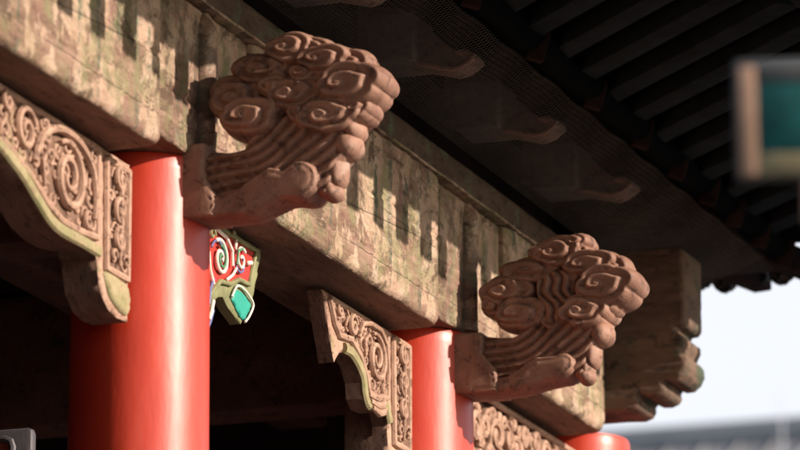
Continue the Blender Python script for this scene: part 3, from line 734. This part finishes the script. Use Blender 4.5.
# roof above
mb = MB(); zr = 8.2
mb.v = [(-3.5, -1.72, 6.375), (4.98, -1.72, 6.375), (4.98, .2, 6.95), (-3.5, .2, 6.95), (-3.5, 2.3, zr), (4.98, 2.3, zr), (-3.5, 5.6, 6.6), (4.98, 5.6, 6.6), (-3.5, 5.6, 6.4), (4.98, 5.6, 6.4), (-3.5, .5, 6.56), (4.98, .5, 6.56)]
mb.f = [(0, 1, 2, 3), (3, 2, 5, 4), (4, 5, 7, 6), (6, 7, 9, 8), (8, 9, 11, 10), (10, 11, 1, 0), (0, 3, 4, 6, 8, 10), (1, 11, 9, 7, 5, 2)]
t = empty('tiled_roof', (0, 0, 6.4), 'grey tiled roof above the dark eave', 'roof')
mb.v = [(a, b, c-6.4) for a, b, c in mb.v]; mb.build('roof_slab', M['tile'], t, smooth=False)
mb = MB()
for i in range(42):
    x = -3.4+i*.2
    mb.tube([(x, -1.74, .02), (x, .2, .58), (x, 2.3, 1.83)], .055, 8)
mb.build('tile_rows', M['tile'], t)

# ------------------------------------------------------------------ interior
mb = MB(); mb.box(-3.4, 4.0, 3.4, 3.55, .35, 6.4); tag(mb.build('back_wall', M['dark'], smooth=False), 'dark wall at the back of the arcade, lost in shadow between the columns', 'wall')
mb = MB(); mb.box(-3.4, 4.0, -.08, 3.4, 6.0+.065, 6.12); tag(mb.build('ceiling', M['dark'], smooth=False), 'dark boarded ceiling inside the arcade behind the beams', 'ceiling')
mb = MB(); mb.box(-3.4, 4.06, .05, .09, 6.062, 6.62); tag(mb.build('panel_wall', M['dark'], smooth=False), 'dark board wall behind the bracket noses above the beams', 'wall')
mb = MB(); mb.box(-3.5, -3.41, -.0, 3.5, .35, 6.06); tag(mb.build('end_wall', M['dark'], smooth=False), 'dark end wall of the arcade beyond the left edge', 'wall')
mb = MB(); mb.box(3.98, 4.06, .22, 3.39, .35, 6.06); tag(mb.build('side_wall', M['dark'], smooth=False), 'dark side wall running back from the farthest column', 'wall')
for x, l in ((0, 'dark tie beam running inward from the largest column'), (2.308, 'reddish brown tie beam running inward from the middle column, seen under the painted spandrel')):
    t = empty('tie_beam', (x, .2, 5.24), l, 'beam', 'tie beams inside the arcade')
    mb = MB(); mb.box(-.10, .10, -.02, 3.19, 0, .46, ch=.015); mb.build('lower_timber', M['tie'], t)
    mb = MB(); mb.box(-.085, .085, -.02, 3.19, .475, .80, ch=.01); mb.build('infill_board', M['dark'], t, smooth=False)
mb = MB(); mb.box(-3.3, 3.9, .9, 1.1, 5.55, 5.85, ch=.02); tag(mb.build('inner_lintel', M['tie']), 'dim brown lintel crossing inside the arcade behind the painted beams', 'beam')

# small framed red plaque in the dark, bottom left corner
t = empty('red_plaque', (.8, 0.895, 4.634), 'small red plaque with pale rounded frame in the dark bottom left corner', 'plaque'); t.rotation_euler.z = -PI/2
mb = MB(); mb.box(-.30, .215, -.03, .02, -.15, .268, ch=.02); mb.build('frame', M['frame'], t)
mb = MB(); mb.box(-.27, .150, -.042, -.0302, -.12, .222, ch=.006); mb.build('panel', M['plaque'], t)
mb = MB(); rim(mb, [(p.x, p.y) for p in [Vector(q) for q in [(-.28, -.13), (.14, -.13), (.158, -.11), (.158, .205), (.152, .222), (.135, .230), (-.28, .230)]]], .045, .012); mb.build('inner_rim', M['frame'], t)
mb = MB(); mb.tube([(-.2, .0, .26), (-.2, .0, 1.3)], .003, 6); mb.build('hanging_rod', M['dark'], t)

# ------------------------------------------------------------------ near gallery rafter with teal end (strongly out of focus)
Rv = Vector((math.sin(th), -math.cos(th), 0)); Hd = Vector((math.cos(th), math.sin(th), 0))
def campt(px, py, d):
    return CP+Fv*d+Rv*((px-400)/5104*d)+Vector(Rv.cross(Fv))*((225-py)/5104*d)
P0 = Vector((-4.954, -3.3058, 3.9786))          # centre of the end face
ax = (Hd*1.0+Rv*.105+Vector((0, 0, .295))).normalized()
t = empty('painted_rafter', P0, 'blurred square rafter end with a teal face and cream border, near the right edge', 'rafter')
zz = Vector((0, 0, 1)); xx = ax.cross(zz).normalized(); up = xx.cross(ax).normalized()
Rm = Matrix((xx, ax, up)).transposed().to_4x4()
mb = MB(); mb.box(-.088, .113, .004, 2.4, -.104, .104, Rm, ch=.008); mb.build('shaft', M['greyp'], t)
mb = MB(); mb.box(-.080, -.050, -.006, .003, -.094, .094, Rm, ch=.002); mb.build('cream_border', M['cream'], t)
mb = MB(); mb.box(-.049, .104, -.006, .003, -.094, -.056, Rm, ch=.002); mb.build('olive_border', M['olive'], t)
mb = MB(); mb.box(-.049, .104, -.006, .003, .066, .094, Rm, ch=.002); mb.build('grey_border', M['greyp'], t)
mb = MB(); mb.box(-.049, .104, -.005, .0035, -.055, .065, Rm, ch=.002); mb.build('teal_face', M['tealdark'], t)
Q = P0+ax*2.0
t = empty('gallery_post', (Q.x, Q.y, 0), 'plain grey post carrying the near painted rafter, outside the right edge', 'post')
mb = MB(); h = Q.z-.12
mb.tube([(.0, -.0, 0), (.0, 0, .2), (0, 0, h-.1)], .0001, 4)
Sx = Rv*1.6
mb = MB(); mb.tube([Rv*.30+Vector((0, 0, h-.08)), Rv*1.6+Vector((0, 0, h-.08))], .07, 16); mb.build('cross_rail', M['greyp'], t)
mb = MB(); mb.tube([Rv*1.0, Rv*1.0+Vector((0, 0, h-.15))], .09, 24); mb.build('shaft', M['lac'], t)
mb = MB(); mb.tube([Rv*-.02+Vector((0, 0, h-.08)), Rv*.31+Vector((0, 0, h-.08))], .055, 16); mb.build('rail_end', M['greyp'], t)

# ------------------------------------------------------------------ distant hall and pole
t = empty('distant_hall', (46, 14, 0), 'long grey roofed hall, blurred in the distance at the lower right', 'building')
mb = MB(); mb.box(0, 12, -22, 22, 0, 12.2); mb.build('wall', M['farwall'], t, smooth=False)
mb = MB(); mb.v = [(-1.6, -23.5, 12.0), (6, -23.5, 16.05), (13.6, -23.5, 12.0), (-1.6, 23.5, 12.0), (6, 23.5, 16.05), (13.6, 23.5, 12.0), (-1.6, -23.5, 11.7), (13.6, -23.5, 11.7), (-1.6, 23.5, 11.7), (13.6, 23.5, 11.7)]
mb.f = [(0, 1, 4, 3), (1, 2, 5, 4), (0, 6, 7, 2, 1), (3, 4, 5, 9, 8), (0, 3, 8, 6), (2, 7, 9, 5), (6, 8, 9, 7)]; rf = mb.build('roof', M['farroof'], t, smooth=False)
mb = MB(); mb.box(5.85, 6.15, -23.6, 23.6, 16.0, 16.34, ch=.06); mb.build('ridge', M['farridge'], rf)
mb = MB()
for i in range(94): y = -23.3+i*.5; mb.tube([(-1.7, y, 12.02), (6, y, 16.07)], .025, 6)
mb.build('tile_rows', M['farroof'], rf)
for i in range(11):
    mb = MB(); mb.box(-.08, -.01, -21+i*4, -18.6+i*4, 9.0, 11.2); mb.build('window', M['window'], t, smooth=False)
mb = MB(); mb.tube([(0, 0, 0), (0, 0, 14.85)], [.016, .010], 10)
o = tag(mb.build('flagpole', M['pole']), 'thin pale pole standing in the hazy distance against the bright sky at right', 'pole'); o.location = (44, 10.4, 0)

S.render.engine = 'CYCLES'
S.cycles.max_bounces = 6
